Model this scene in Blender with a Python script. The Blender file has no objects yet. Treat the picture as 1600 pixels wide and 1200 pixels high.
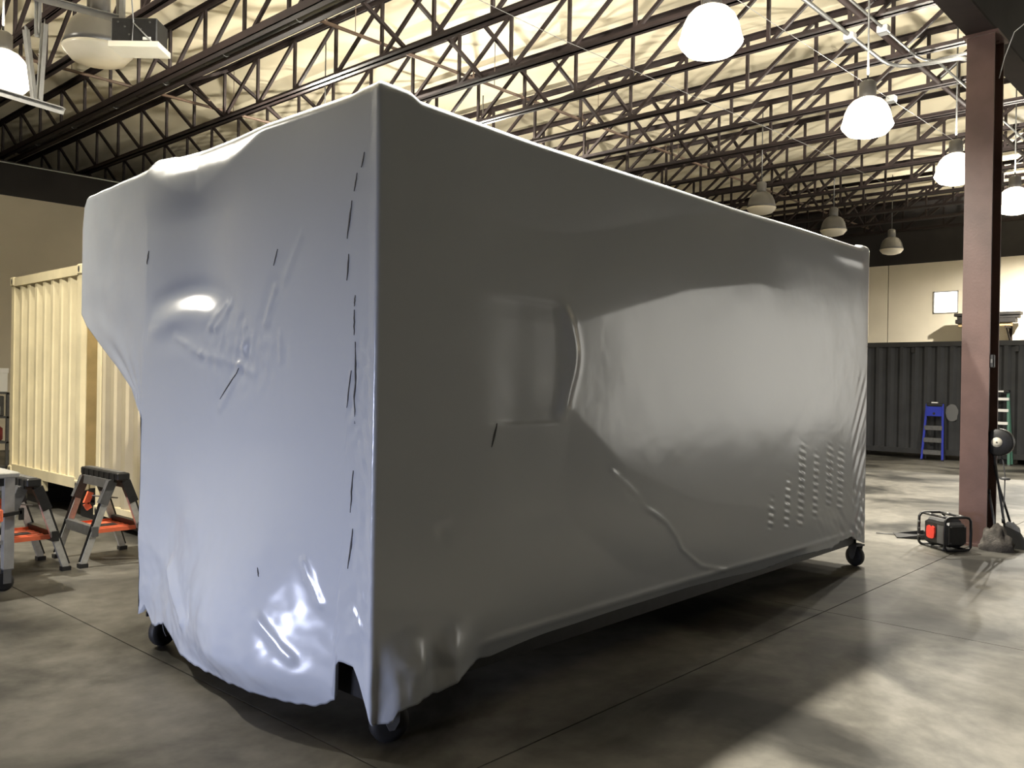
import bpy, math, random
from mathutils import Vector, Matrix, Euler, noise
random.seed(7)
sc = bpy.context.scene
col = sc.collection

# ------------------------------------------------------------------ camera, world, exposure
FOCAL_PX = 1349.85
cam_d = bpy.data.cameras.new('camera'); cam = bpy.data.objects.new('camera', cam_d); col.objects.link(cam)
cam_d.sensor_fit = 'HORIZONTAL'; cam_d.sensor_width = 36.0; cam_d.lens = 36.0 * FOCAL_PX / 1600.0
cam_d.clip_start = 0.05; cam_d.clip_end = 200
YAW, PIT, ROL = math.radians(42.5474), math.radians(-0.1349), math.radians(0.9275)
fw = Vector((math.cos(YAW)*math.cos(PIT), math.sin(YAW)*math.cos(PIT), math.sin(PIT)))
r0 = Vector((math.sin(YAW), -math.cos(YAW), 0)); u0 = r0.cross(fw)
rt = r0*math.cos(ROL) + u0*math.sin(ROL); up = rt.cross(fw)
cam.matrix_world = Matrix(((rt.x, up.x, -fw.x, 0), (rt.y, up.y, -fw.y, 0), (rt.z, up.z, -fw.z, 1.65), (0, 0, 0, 1)))
sc.camera = cam
w = bpy.data.worlds.new('world'); sc.world = w; w.use_nodes = True
w.node_tree.nodes['Background'].inputs[0].default_value = (0.55, 0.7, 1.0, 1)
w.node_tree.nodes['Background'].inputs[1].default_value = 1.0
sc.view_settings.view_transform = 'Standard'; sc.view_settings.look = 'None'
sc.view_settings.exposure = 0.0; sc.view_settings.gamma = 1.0; sc.view_settings.use_curve_mapping = False
LAMP_W = 2100.0           # downward light of one burning high bay lamp
UP_W = 250.0             # light that leaves through the top of its dome
LAMP_COL = (1.0, 0.94, 0.82)
DOOR_W = 3500.0           # daylight outside the half open loading door behind the camera
# daylight at the open loading door in the wall behind the camera
ld = bpy.data.lights.new('door_daylight', 'AREA'); ld.shape = 'RECTANGLE'; ld.size = 7.0; ld.size_y = 2.4
ld.energy = DOOR_W; ld.color = (0.70, 0.75, 1.0)
lo = bpy.data.objects.new('door_daylight', ld); col.objects.link(lo)
lo.location = (-16.0, 4.2, 1.25); lo.rotation_euler = Euler((math.radians(90), 0, math.radians(-90)), 'XYZ')

# ------------------------------------------------------------------ mesh builder
class MB:
    def __init__(s): s.v = []; s.f = []; s.sm = []
    def add(s, vs, fs, smooth=False):
        o = len(s.v); s.v += [tuple(x) for x in vs]; s.f += [tuple(i+o for i in f) for f in fs]; s.sm += [smooth]*len(fs); return s
    def box(s, x0, x1, y0, y1, z0, z1):
        vs = [(x0,y0,z0),(x1,y0,z0),(x1,y1,z0),(x0,y1,z0),(x0,y0,z1),(x1,y0,z1),(x1,y1,z1),(x0,y1,z1)]
        return s.add(vs, [(0,3,2,1),(4,5,6,7),(0,1,5,4),(1,2,6,5),(2,3,7,6),(3,0,4,7)])
    def bbox(s, x0, x1, y0, y1, z0, z1, b=0.01):
        # box with chamfered vertical and top edges
        def ring(i, z): return [(x0+i+b,y0+i,z),(x1-i-b,y0+i,z),(x1-i,y0+i+b,z),(x1-i,y1-i-b,z),(x1-i-b,y1-i,z),(x0+i+b,y1-i,z),(x0+i,y1-i-b,z),(x0+i,y0+i+b,z)]
        vs = ring(b, z0)+ring(0, z0+b)+ring(0, z1-b)+ring(b, z1); fs = [tuple(range(7,-1,-1)), tuple(range(24,32))]
        for k in range(3):
            for i in range(8): fs.append((k*8+i, k*8+(i+1)%8, k*8+8+(i+1)%8, k*8+8+i))
        return s.add(vs, fs)
    def bar(s, p, q, w, h, upv=(0,0,1)):
        p = Vector(p); q = Vector(q); d = (q-p).normalized(); a = d.cross(Vector(upv))
        if a.length < 1e-4: a = d.cross(Vector((1,0,0)))
        a.normalize(); b = a.cross(d)
        vs = []
        for c in (p, q):
            for i, j in ((-1,-1),(1,-1),(1,1),(-1,1)): vs.append(c + a*(i*w/2) + b*(j*h/2))
        return s.add(vs, [(0,1,2,3),(7,6,5,4),(0,4,5,1),(1,5,6,2),(2,6,7,3),(3,7,4,0)])
    def tube(s, pts, r, n=8, closed=False, smooth=True):
        pts = [Vector(p) for p in pts]; m = len(pts); vs = []; ref = None
        for i, p in enumerate(pts):
            if closed: d = pts[(i+1) % m] - pts[i-1]
            else: d = pts[min(i+1, m-1)] - pts[max(i-1, 0)]
            d.normalize()
            if ref is None:
                ref = Vector((0,0,1)) if abs(d.z) < 0.9 else Vector((1,0,0))
            a = (ref - d*ref.dot(d)).normalized(); ref = a; b = d.cross(a)
            rr = r[i] if isinstance(r, (list, tuple)) else r
            for k in range(n):
                t = 2*math.pi*k/n; vs.append(p + a*(rr*math.cos(t)) + b*(rr*math.sin(t)))
        fs = []
        for i in range(m if closed else m-1):
            j = (i+1) % m
            for k in range(n): fs.append((i*n+k, i*n+(k+1)%n, j*n+(k+1)%n, j*n+k))
        s.add(vs, fs, smooth)
        if not closed:
            o = len(s.v) - len(vs)
            s.f += [tuple(o+k for k in range(n-1,-1,-1)), tuple(o+(m-1)*n+k for k in range(n))]; s.sm += [False, False]
        return s
    def lathe(s, prof, n=20, c=(0,0,0), ax=2, smooth=True):
        vs = []; fs = []; m = len(prof)
        for r, z in prof:
            for k in range(n):
                t = 2*math.pi*k/n; p = (r*math.cos(t), r*math.sin(t), z)
                if ax == 0: p = (p[2], p[0], p[1])
                elif ax == 1: p = (p[1], p[2], p[0])
                vs.append((p[0]+c[0], p[1]+c[1], p[2]+c[2]))
        for i in range(m-1):
            for k in range(n): fs.append((i*n+k, i*n+(k+1)%n, (i+1)*n+(k+1)%n, (i+1)*n+k))
        s.add(vs, fs, smooth)
        o = len(s.v) - len(vs)
        if prof[0][0] > 1e-4: s.f.append(tuple(o+k for k in range(n-1,-1,-1))); s.sm.append(False)
        if prof[-1][0] > 1e-4: s.f.append(tuple(o+(m-1)*n+k for k in range(n))); s.sm.append(False)
        return s
    def prism(s, poly, d0, d1, ax=1):
        # polygon in the plane normal to axis ax, extruded from d0 to d1
        def P(a, b, d): return {0: (d,a,b), 1: (a,d,b), 2: (a,b,d)}[ax]
        n = len(poly); vs = [P(a,b,d0) for a,b in poly] + [P(a,b,d1) for a,b in poly]
        fs = [tuple(range(n-1,-1,-1)), tuple(range(n,2*n))] + [(i,(i+1)%n,n+(i+1)%n,n+i) for i in range(n)]
        return s.add(vs, fs)
    def build(s, name, m, parent=None, loc=None, world=False, fix=True):
        off = Vector((0,0,0))
        if world and parent is not None:
            r = parent
            while r is not None: off += r.location; r = r.parent
        if loc is not None: off = Vector(loc)
        me = bpy.data.meshes.new(name)
        vs = [(x-off.x, y-off.y, z-off.z) for x, y, z in s.v]
        me.from_pydata(vs, [], s.f); me.update()
        for p, q in zip(me.polygons, s.sm): p.use_smooth = q
        if fix:
            import bmesh
            bm = bmesh.new(); bm.from_mesh(me); bmesh.ops.recalc_face_normals(bm, faces=bm.faces); bm.to_mesh(me); bm.free()
        if m is not None: me.materials.append(m)
        o = bpy.data.objects.new(name, me); col.objects.link(o)
        if parent is not None: o.parent = parent
        if loc is not None: o.location = loc
        return o

def thing(name, label, cat, loc=(0,0,0), rz=0.0, group=None):
    o = bpy.data.objects.new(name, None); col.objects.link(o); o.empty_display_size = 0.1
    o.location = loc; o.rotation_euler = (0,0,rz)
    return tag(o, label, cat, group)
def tag(o, label, cat, group=None):
    o['label'] = label; o['category'] = cat
    if group: o['group'] = group
    return o
def struct(o): o['kind'] = 'structure'; return o
def kids(o): return [c for c in bpy.data.objects if c.parent == o]
def copy_tree(o, parent=None):
    c = o.copy(); col.objects.link(c); c.parent = parent
    for ch in kids(o): copy_tree(ch, c)
    return c
def copy_part(o, parent, loc=None):
    c = o.copy(); col.objects.link(c); c.parent = parent
    if loc is not None: c.location = loc
    return c

# ------------------------------------------------------------------ materials
def mat(name, c, rough=0.6, metal=0.0, var=0.0, scale=4.0, bump=0.0, bscale=40.0, c2=None, spec=0.5, rvar=0.0, emit=None, estr=0.0, stretch=None, detail=5.0):
    m = bpy.data.materials.new(name); m.use_nodes = True; nt = m.node_tree; b = nt.nodes['Principled BSDF']
    b.inputs['Base Color'].default_value = (*c, 1); b.inputs['Roughness'].default_value = rough; b.inputs['Metallic'].default_value = metal
    b.inputs['Specular IOR Level'].default_value = spec
    if emit: b.inputs['Emission Color'].default_value = (*emit, 1); b.inputs['Emission Strength'].default_value = estr
    g = nt.nodes.new('ShaderNodeNewGeometry'); vec = g.outputs['Position']
    if stretch:
        mp = nt.nodes.new('ShaderNodeMapping'); mp.inputs['Scale'].default_value = stretch; nt.links.new(vec, mp.inputs['Vector']); vec = mp.outputs['Vector']
    if var or rvar or c2:
        n = nt.nodes.new('ShaderNodeTexNoise'); n.inputs['Scale'].default_value = scale; n.inputs['Detail'].default_value = detail
        nt.links.new(vec, n.inputs['Vector'])
        r = nt.nodes.new('ShaderNodeValToRGB'); r.color_ramp.elements[0].position = 0.33; r.color_ramp.elements[1].position = 0.67
        k = c2 if c2 else tuple(x*(1-var) for x in c)
        r.color_ramp.elements[0].color = (*k, 1); r.color_ramp.elements[1].color = (*(tuple(min(1, x*(1+var*0.6)) for x in c) if not c2 else c), 1)
        nt.links.new(n.outputs['Fac'], r.inputs['Fac']); nt.links.new(r.outputs['Color'], b.inputs['Base Color'])
        if rvar:
            mr = nt.nodes.new('ShaderNodeMapRange'); mr.inputs['From Min'].default_value = 0.3; mr.inputs['From Max'].default_value = 0.7
            mr.inputs['To Min'].default_value = rough-rvar; mr.inputs['To Max'].default_value = rough+rvar
            nt.links.new(n.outputs['Fac'], mr.inputs['Value']); nt.links.new(mr.outputs['Result'], b.inputs['Roughness'])
    if bump:
        n2 = nt.nodes.new('ShaderNodeTexNoise'); n2.inputs['Scale'].default_value = bscale; n2.inputs['Detail'].default_value = 4
        nt.links.new(vec, n2.inputs['Vector'])
        bp = nt.nodes.new('ShaderNodeBump'); bp.inputs['Strength'].default_value = bump; bp.inputs['Distance'].default_value = 0.01
        nt.links.new(n2.outputs['Fac'], bp.inputs['Height']); nt.links.new(bp.outputs['Normal'], b.inputs['Normal'])
    return m

M = {}
M['cream_wall'] = mat('cream_wall_paint', (0.64, 0.58, 0.46), 0.75, var=0.08, scale=0.7, bump=0.15, bscale=25)
M['brown_wall'] = mat('brown_wall_paint', (0.10, 0.09, 0.08), 0.75, var=0.1, scale=0.7)
M['dark_wall'] = mat('dark_upper_wall', (0.018, 0.015, 0.014), 0.7, var=0.4, scale=1.5)
M['ceil'] = mat('cream_roof_insulation', (0.84, 0.755, 0.55), 0.7, var=0.06, scale=0.5, bump=0.05, bscale=1.2, stretch=(0.35, 1.6, 1))
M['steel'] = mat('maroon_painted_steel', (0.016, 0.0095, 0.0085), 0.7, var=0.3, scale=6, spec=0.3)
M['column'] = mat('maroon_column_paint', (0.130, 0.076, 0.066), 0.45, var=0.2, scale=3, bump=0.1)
M['black_pipe'] = mat('black_pipe', (0.012, 0.013, 0.013), 0.3, spec=0.6)
M['pipe'] = mat('brown_pipe', (0.10, 0.065, 0.045), 0.5)
M['galv'] = mat('galvanized', (0.11, 0.11, 0.105), 0.45, 0.4, var=0.15, scale=20)
M['greybar'] = mat('grey_painted_bar', (0.30, 0.295, 0.28), 0.5, 0.0, var=0.15, scale=10)
M['alu'] = mat('aluminium', (0.60, 0.60, 0.58), 0.4, 0.6, var=0.12, scale=30)
M['black'] = mat('black_plastic', (0.014, 0.014, 0.015), 0.45, var=0.3, scale=20)
M['dgrey'] = mat('dark_grey_plastic', (0.10, 0.10, 0.10), 0.5, var=0.2, scale=20)
M['rubber'] = mat('black_rubber', (0.010, 0.010, 0.010), 0.6)
M['orange'] = mat('orange_steel', (0.80, 0.17, 0.075), 0.45, var=0.15, scale=9)
M['red'] = mat('red_plastic', (0.72, 0.055, 0.035), 0.45)
M['cream_steel'] = mat('cream_container_paint', (0.74, 0.65, 0.42), 0.5, var=0.12, scale=2.2, bump=0.08)
M['tan_steel'] = mat('tan_container_paint', (0.62, 0.47, 0.22), 0.5, var=0.15, scale=5)
M['shade_toned_panel'] = mat('shade_toned_container_paint', (0.40, 0.345, 0.23), 0.5, var=0.12, scale=2.2)  # grazing shade on the panels put into a darker colour
M['grey_steel'] = mat('grey_container_paint', (0.036, 0.037, 0.039), 0.6, spec=0.3, var=0.2, scale=2.0)
M['grey_light'] = mat('grey_container_rail', (0.022, 0.0225, 0.023), 0.55, var=0.25, scale=4)
M['patch'] = mat('grey_primer_patch', (0.13, 0.13, 0.13), 0.6)
M['blue'] = mat('blue_ladder', (0.014, 0.030, 0.36), 0.4, var=0.1)
M['green'] = mat('green_fibreglass', (0.06, 0.17, 0.125), 0.45, var=0.1)
M['white'] = mat('white_paint', (0.80, 0.80, 0.78), 0.5)
M['offwhite'] = mat('offwhite_tray', (0.78, 0.74, 0.62), 0.5)
M['wood'] = mat('tan_wood', (0.50, 0.36, 0.18), 0.6, var=0.25, scale=6, stretch=(1, 0.1, 6))
M['darkwood'] = mat('dark_board', (0.010, 0.008, 0.007), 0.6, var=0.4, scale=6)
M['lamp_grey'] = mat('lamp_reflector', (0.17, 0.165, 0.16), 0.35, 0.3, var=0.1)
M['lens_off'] = mat('acrylic_lens', (0.82, 0.76, 0.62), 0.3)
M['lens_on'] = mat('burning_lens', (0.9, 0.85, 0.7), 0.3, emit=(1.0, 0.90, 0.72), estr=8)
M['dome_on'] = mat('glowing_dome', (0.9, 0.85, 0.7), 0.3, emit=(1.0, 0.90, 0.72), estr=3.5)
M['side_pane'] = mat('added_reflection_glow', (0.8, 0.8, 0.8), 0.3, emit=(1.0, 0.97, 0.90), estr=2.3)  # glow of the added panels, made for the film's reflection
M['pane'] = mat('daylit_window_pane', (0.9, 0.9, 0.9), 0.3, emit=(1.0, 0.98, 0.93), estr=5)
M['slit'] = mat('dark_slit', (0.03, 0.03, 0.03), 0.6)
M['foam'] = mat('grey_crumpled_cloth', (0.075, 0.067, 0.058), 0.9, var=0.4, scale=18, bump=0.5, bscale=60)
M['bristle'] = mat('black_bristle', (0.012, 0.012, 0.012), 0.8)
M['joint'] = mat('joint_filler', (0.05, 0.047, 0.042), 0.8)

def floor_mat():
    m = bpy.data.materials.new('polished_concrete'); m.use_nodes = True; nt = m.node_tree; b = nt.nodes['Principled BSDF']
    g = nt.nodes.new('ShaderNodeNewGeometry')
    def nz(scale, det, rough, dist=0.0):
        n = nt.nodes.new('ShaderNodeTexNoise'); n.inputs['Scale'].default_value = scale; n.inputs['Detail'].default_value = det
        n.inputs['Roughness'].default_value = rough; n.inputs['Distortion'].default_value = dist
        nt.links.new(g.outputs['Position'], n.inputs['Vector']); return n
    a = nz(0.75, 6, 0.55, 0.6); c = nz(6.0, 8, 0.6)
    r = nt.nodes.new('ShaderNodeValToRGB'); e = r.color_ramp.elements
    e[0].position = 0.38; e[0].color = (0.028, 0.027, 0.024, 1); e[1].position = 0.60; e[1].color = (0.155, 0.147, 0.127, 1)
    nt.links.new(a.outputs['Fac'], r.inputs['Fac'])
    mx = nt.nodes.new('ShaderNodeMix'); mx.data_type = 'RGBA'; mx.blend_type = 'OVERLAY'; mx.inputs[0].default_value = 0.55
    nt.links.new(r.outputs['Color'], mx.inputs[6]); nt.links.new(c.outputs['Fac'], mx.inputs[7]); nt.links.new(mx.outputs[2], b.inputs['Base Color'])
    mr = nt.nodes.new('ShaderNodeMapRange'); mr.inputs['From Min'].default_value = 0.25; mr.inputs['From Max'].default_value = 0.75
    mr.inputs['To Min'].default_value = 0.46; mr.inputs['To Max'].default_value = 0.58
    d = nz(1.6, 5, 0.6, 0.8); nt.links.new(d.outputs['Fac'], mr.inputs['Value']); nt.links.new(mr.outputs['Result'], b.inputs['Roughness'])
    b.inputs['Specular IOR Level'].default_value = 0.15
    bp = nt.nodes.new('ShaderNodeBump'); bp.inputs['Strength'].default_value = 0.08; bp.inputs['Distance'].default_value = 0.01
    nt.links.new(c.outputs['Fac'], bp.inputs['Height']); nt.links.new(bp.outputs['Normal'], b.inputs['Normal'])
    return m
M['floor'] = floor_mat()

def film_mat():
    m = bpy.data.materials.new('white_shrink_film'); m.use_nodes = True; nt = m.node_tree; b = nt.nodes['Principled BSDF']
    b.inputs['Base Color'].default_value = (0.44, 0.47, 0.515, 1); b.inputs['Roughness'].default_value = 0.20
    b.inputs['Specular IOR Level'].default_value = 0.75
    g = nt.nodes.new('ShaderNodeNewGeometry')
    n = nt.nodes.new('ShaderNodeTexNoise'); n.inputs['Scale'].default_value = 2.2; n.inputs['Detail'].default_value = 3
    nt.links.new(g.outputs['Position'], n.inputs['Vector'])
    bp = nt.nodes.new('ShaderNodeBump'); bp.inputs['Strength'].default_value = 0.12; bp.inputs['Distance'].default_value = 0.05
    nt.links.new(n.outputs['Fac'], bp.inputs['Height'])
    nt.links.new(bp.outputs['Normal'], b.inputs['Normal'])
    return m
M['film'] = film_mat()

# ------------------------------------------------------------------ setting: floor, walls, ceiling
RX0, RX1, RY0, RY1, ZC = -7.0, 28.0, -4.5, 20.7, 7.42
ZW = 5.5                                             # top of the cream paint
fl = struct(MB().box(RX0, RX1+0.3, RY0, 27.2, -0.30, -0.035).build('floor', M['joint']))
GX0, GY0, GP = 2.33-3.92*3, 2.58-3.92*2, 3.92
for i in range(10):
    for j in range(10):
        x0 = max(GX0+i*GP, RX0)+0.004; x1 = min(GX0+(i+1)*GP, RX1)-0.004
        y0 = max(GY0+j*GP*2, RY0)+0.004; y1 = min(GY0+(j+1)*GP*2, 27.0)-0.004
        if x1-x0 > 0.05 and y1-y0 > 0.05: MB().box(x0, x1, y0, y1, -0.04, 0.0).build('slab', M['floor'], fl, fix=False)
struct(MB().box(RX0-0.3, RX1+0.3, RY0-0.3, 27.3, ZC, ZC+0.2).build('ceiling', M['ceil']))
def wall(name, axis, at, a0, a1, joints, hole=None, zt=ZC, thick=0.25, sgn=1, zw=ZW, through=False, paint='cream_wall'):
    # tilt-up panels with open joints in front of a backing; the dark upper band is a strip of its own
    def bx(mb, lo, hi, z0, z1, d0, d1):
        if axis == 0: mb.box(at+min(sgn*d0, sgn*d1), at+max(sgn*d0, sgn*d1), lo, hi, z0, z1)
        else: mb.box(lo, hi, at+min(sgn*d0, sgn*d1), at+max(sgn*d0, sgn*d1), z0, z1)
    root = MB(); bx(root, a0, a1, zw, zt, 0.0, thick)
    if through:
        bx(root, a0, hole[0], 0, zw, 0.06, thick); bx(root, hole[1], a1, 0, zw, 0.06, thick); bx(root, hole[0], hole[1], hole[3], zw, 0.06, thick)
    else: bx(root, a0, a1, 0, zw, 0.06, thick)
    root = struct(root.build(name, M['dark_wall']))
    xs = [a0] + joints + [a1]
    for lo, hi in zip(xs, xs[1:]):
        mb = MB(); l, h = lo+0.012, hi-0.012
        if hole and l < hole[0] and h > hole[1]:
            bx(mb, l, hole[0], 0, zw, 0, 0.055); bx(mb, hole[1], h, 0, zw, 0, 0.055)
            if hole[2] > 0: bx(mb, hole[0], hole[1], 0, hole[2], 0, 0.055)
            bx(mb, hole[0], hole[1], hole[3], zw, 0, 0.055)
        else: bx(mb, l, h, 0, zw, 0, 0.055)
        mb.build('panel', M[paint], root, fix=False)
    return root
WIN = (7.66, 8.36, 3.93, 4.60)
wall('wall_far', 0, RX1, RY0, 27.0, [-2.3, 3.7, 9.7, 15.7, 21.7], WIN)
wall('wall_left', 1, RY1, RX0, RX1, [-1.0, 5.0, 11.0, 17.0, 23.0], zt=6.25)
wall('wall_rear', 1, 27.0, RX0, RX1, [-1.0, 5.0, 11.0, 17.0, 23.0])
wall('wall_right', 1, RY0, RX0, RX1, [-1.0, 5.0, 11.0, 17.0, 23.0], sgn=-1, zw=4.5, paint='brown_wall')
# glowing panels added out of view to put the bright reflection in the film
for k, (a, b) in enumerate(((13.8, 18.3), (18.5, 23.0), (23.2, 27.7))):
    f = MB()
    for x in (a, b-0.06): f.box(x, x+0.06, RY0, RY0+0.07, 0.25, 4.3)
    for z in (0.25, 4.24): f.box(a, b, RY0, RY0+0.07, z, z+0.06)
    f = struct(f.build('window_%d' % (k+2), M['greybar']))  # frame of an added glowing panel, no known window
    MB().box(a+0.06, b-0.06, RY0+0.01, RY0+0.04, 0.31, 4.24).build('pane', M['side_pane'], f)
wall('wall_back', 0, RX0, RY0, 27.0, [2.4, 6.0, 12.0, 18.0], (2.46, 5.94, 0.0, 3.0), sgn=-1, through=True, paint='brown_wall')
# window in the far wall
wf = MB()
for a in (WIN[0], WIN[1]-0.03): wf.box(RX1-0.02, RX1+0.055, a, a+0.03, WIN[2], WIN[3])
for a in (WIN[2], WIN[3]-0.03): wf.box(RX1-0.02, RX1+0.055, WIN[0], WIN[1], a, a+0.03)
win = struct(wf.build('window_1', M['greybar']))
MB().box(RX1+0.03, RX1+0.05, WIN[0]+0.03, WIN[1]-0.03, WIN[2]+0.03, WIN[3]-0.03).build('pane', M['pane'], win)
# loading door frame behind the camera, standing open to daylight
df = MB()
df.box(RX0, RX0+0.08, 2.36, 2.46, 0, 3.1); df.box(RX0, RX0+0.08, 5.94, 6.04, 0, 3.1); df.box(RX0, RX0+0.08, 2.36, 6.04, 3.0, 3.1)
dr = struct(df.build('door_1', M['greybar']))
MB().box(RX0-0.05, RX0-0.01, 2.46, 5.94, 1.5, 3.0).build('daylight_blocker', M['greybar'], dr)  # added unseen blocker, keeps daylight off the upper film

# ------------------------------------------------------------------ roof steel
ZB, ZT = 6.38, 7.30
def angle_pair(mb, x, y0, y1, z, gap, leg, t, flip):
    # two angles back to back along Y; legs point up (flip=1) or down (-1)
    for s in (-1, 1):
        xi = x + s*gap/2
        mb.box(min(xi, xi+s*t), max(xi, xi+s*t), y0, y1, min(z, z+flip*leg), max(z, z+flip*leg))
        mb.box(min(xi, xi+s*leg), max(xi, xi+s*leg), y0, y1, min(z, z+flip*t), max(z, z+flip*t))
YA, YB, YM, PAN = 2.70, 26.9, 14.70, 1.14
ORD = ['first','second','third','fourth','fifth','sixth','seventh','eighth','ninth','tenth','eleventh','twelfth','thirteenth','fourteenth','fifteenth','sixteenth','seventeenth','eighteenth']
JX = [4.22, 5.02] + [6.49+1.587*k for k in range(14)]
proto = {}
def web_mesh(key, p, q, wd):
    if key not in proto:
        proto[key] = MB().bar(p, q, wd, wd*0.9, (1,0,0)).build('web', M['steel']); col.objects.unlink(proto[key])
    return proto[key].data
def truss(x, label, wide=False, y0=YA, y1=YB, mid=YM, name='roof_truss', group='roof trusses of the main bay'):
    t = thing(name, label, 'truss', (x, y0, ZB), 0, group)
    lb = MB(); lt = MB(); L = y1-y0
    if wide:
        for s in (-1, 1):
            lb.box(s*0.13-0.05, s*0.13+0.05, 0, L, 0, 0.012); lb.box(s*0.13-(0.05 if s < 0 else -0.036), s*0.13+(0.05 if s > 0 else -0.036), 0, L, 0, 0.12)
        for k in range(int(L/2)): lb.box(-0.10, 0.10, k*2+0.3, k*2+0.36, 0.10, 0.11)
    else: angle_pair(lb, 0, 0, L, 0, 0.030, 0.075, 0.012, 1)
    angle_pair(lt, 0, 0, L, ZT-ZB, 0.030, 0.075, 0.012, -1)
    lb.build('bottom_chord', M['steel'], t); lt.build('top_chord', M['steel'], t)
    n = int(round(L/PAN)); h = ZT-ZB
    def part(key, p, q, wd, yy):
        o = bpy.data.objects.new('web', web_mesh(key, p, q, wd)); col.objects.link(o); o.parent = t; o.location = (0, yy, 0)
    for k in range(-12, 12):
        yn = mid + k*PAN - y0
        if yn < 0.1 or yn > L-0.1: continue
        part('v', (0,0,0.02), (0,0,h-0.02), 0.048, yn)
        s = -1 if k <= 0 else 1
        if 0 < yn+s*PAN < L: part('d%d' % s, (0,0,0.03), (0,s*PAN,h-0.03), 0.050, yn)
        if k == 0: part('d1', (0,0,0.03), (0,PAN,h-0.03), 0.050, yn)
    return t
tr = []
for i, x in enumerate(JX):
    if i == 2: lab = 'wide maroon roof truss with a black pipe strapped along its bottom chord'
    elif i < 2: lab = ['maroon open-web roof truss at the top left corner above the grey bars', 'maroon roof truss behind the unlit dome lamp with a slotted bottom chord'][i]
    else: lab = 'maroon open-web roof truss, %s in line behind the truss with the black pipe' % ORD[i-3]
    tr.append(truss(x, lab, wide=(i == 2)))
# cross bridging in rows between neighbouring trusses
for i in range(2, len(JX)-1):
    for Y in (9.55, 14.6):
        for a, b in ((ZB+0.86, 0.05+ZB), (ZB+0.05, ZB+0.86)):
            o = MB().bar((JX[i]+0.03, Y+(0.04 if a > b else -0.04), a), (JX[i+1]-0.03, Y+(0.04 if a > b else -0.04), b), 0.05, 0.05)
            o.build('bridging_bar', M['steel'], tr[i], world=True)
# girder over the column line, column, trusses of the neighbouring bay
COLX, COLY = 10.24, 2.575
gd = MB(); gz0, gz1 = 5.42, 7.30
gd.box(RX0+0.02, RX1-0.02, COLY-0.14, COLY+0.14, gz0, gz0+0.03); gd.box(RX0+0.02, RX1-0.02, COLY-0.14, COLY+0.14, gz1-0.03, gz1)
gt = tag(MB().box(RX0+0.02, RX1-0.02, COLY-0.012, COLY+0.012, gz0+0.03, gz1-0.03).build('roof_girder', M['dark_wall']), 'deep roof girder with shade-dark web resting on the maroon column', 'girder')  # web shadow put into its near-black colour, flanges stay maroon
gd.build('flange', M['steel'], gt)
bx = MB()
for k, x in enumerate((10.4, 11.987, 13.57)):
    truss(x, 'maroon roof truss right of the column, %s from the column' % ORD[k], y0=RY0+0.02, y1=2.42, mid=-1.0, name='roof_truss', group='roof trusses of the side bay')
cb = MB(); cx0, cx1 = 10.05, 10.43
cb.box(cx0, cx0+0.022, COLY-0.135, COLY+0.135, 0, gz0); cb.box(cx1-0.022, cx1, COLY-0.135, COLY+0.135, 0, gz0)
cb.box(cx0+0.022, cx1-0.022, COLY-0.008, COLY+0.008, 0, gz0)
cl = tag(cb.build('steel_column', M['column']), 'maroon steel column standing on the floor beside the black radio', 'column')
MB().box(cx0-0.06, cx1+0.06, COLY-0.2, COLY+0.2, 0.0, 0.025).build('base_plate', M['column'], cl)
cp = MB().box(cx0-0.03, cx1+0.03, COLY-0.17, COLY+0.17, gz0-0.03, gz0)
for dx in (0.08, 0.30):
    for dy in (-0.1, 0.1): cp.lathe([(0.016, gz0-0.05), (0.016, gz0-0.03)], 6, (cx0-0.03+dx, COLY+dy, 0))
cp.build('cap_plate', M['column'], cl)
# pipes and conduits along the building
def run(name, label, cat, pts, r, m, group=None): return tag(MB().tube(pts, r, 8).build(name, m), label, cat, group)
bp = run('black_pipe', 'black pipe strapped along the wide truss bottom chord', 'pipe', [(6.49, 3.0, 6.45), (6.49, 20.5, 6.45)], 0.06, M['black_pipe'])
for k in range(9):
    y = 4.2+k*1.9
    MB().tube([(6.49+0.068*math.cos(t), y, 6.45+0.068*math.sin(t)) for t in [i*math.pi/4 for i in range(8)]], 0.009, 5, closed=True).build('strap', M['galv'], bp)
def sprinkler(Y, x0, x1, z, label):
    p = run('sprinkler_pipe', label, 'pipe', [(x0, Y, z), (x1, Y, z)], 0.027, M['pipe'], 'sprinkler pipes')
    x = x0+0.4
    while x < x1:
        MB().tube([(x, Y, z), (x, Y, z+0.10)], 0.014, 6).lathe([(0.0, z+0.10), (0.03, z+0.11), (0.03, z+0.125), (0.0, z+0.13)], 8, (x, Y, 0)).build('sprinkler_head', M['pipe'], p)
        MB().tube([(x+0.5, Y, z), (x+0.5, Y, ZC)], 0.006, 5).build('hanger_rod', M['pipe'], p); x += 2.9
sprinkler(10.15, 6.7, 27.8, 6.63, 'thin brown sprinkler pipe running through the trusses above the wrapped unit')
sprinkler(14.95, 4.6, 27.8, 6.63, 'brown sprinkler pipe high at the upper left, farther from the wrapped unit')
c1 = run('conduit', 'thick grey conduit bending across to the column at the upper right', 'conduit', [(4.0,4.52,6.33),(12.6,4.52,6.33),(12.82,4.49,6.33),(12.95,4.38,6.31),(12.98,4.2,6.28),(11.6,3.2,5.75),(10.46,2.66,5.25)], 0.028, M['galv'])
c2 = run('conduit', 'grey conduit beside the thick one, bending into the column top', 'conduit', [(4.0,4.12,6.33),(12.75,4.1,6.33),(12.95,4.06,6.33),(13.05,3.95,6.31),(11.6,3.0,5.8),(10.46,2.6,5.3)], 0.018, M['galv'])
c3 = run('conduit', 'straight grey conduit running on past the column under the trusses', 'conduit', [(13.2,3.94,6.34),(27.5,3.92,6.34)], 0.018, M['galv'])
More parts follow.
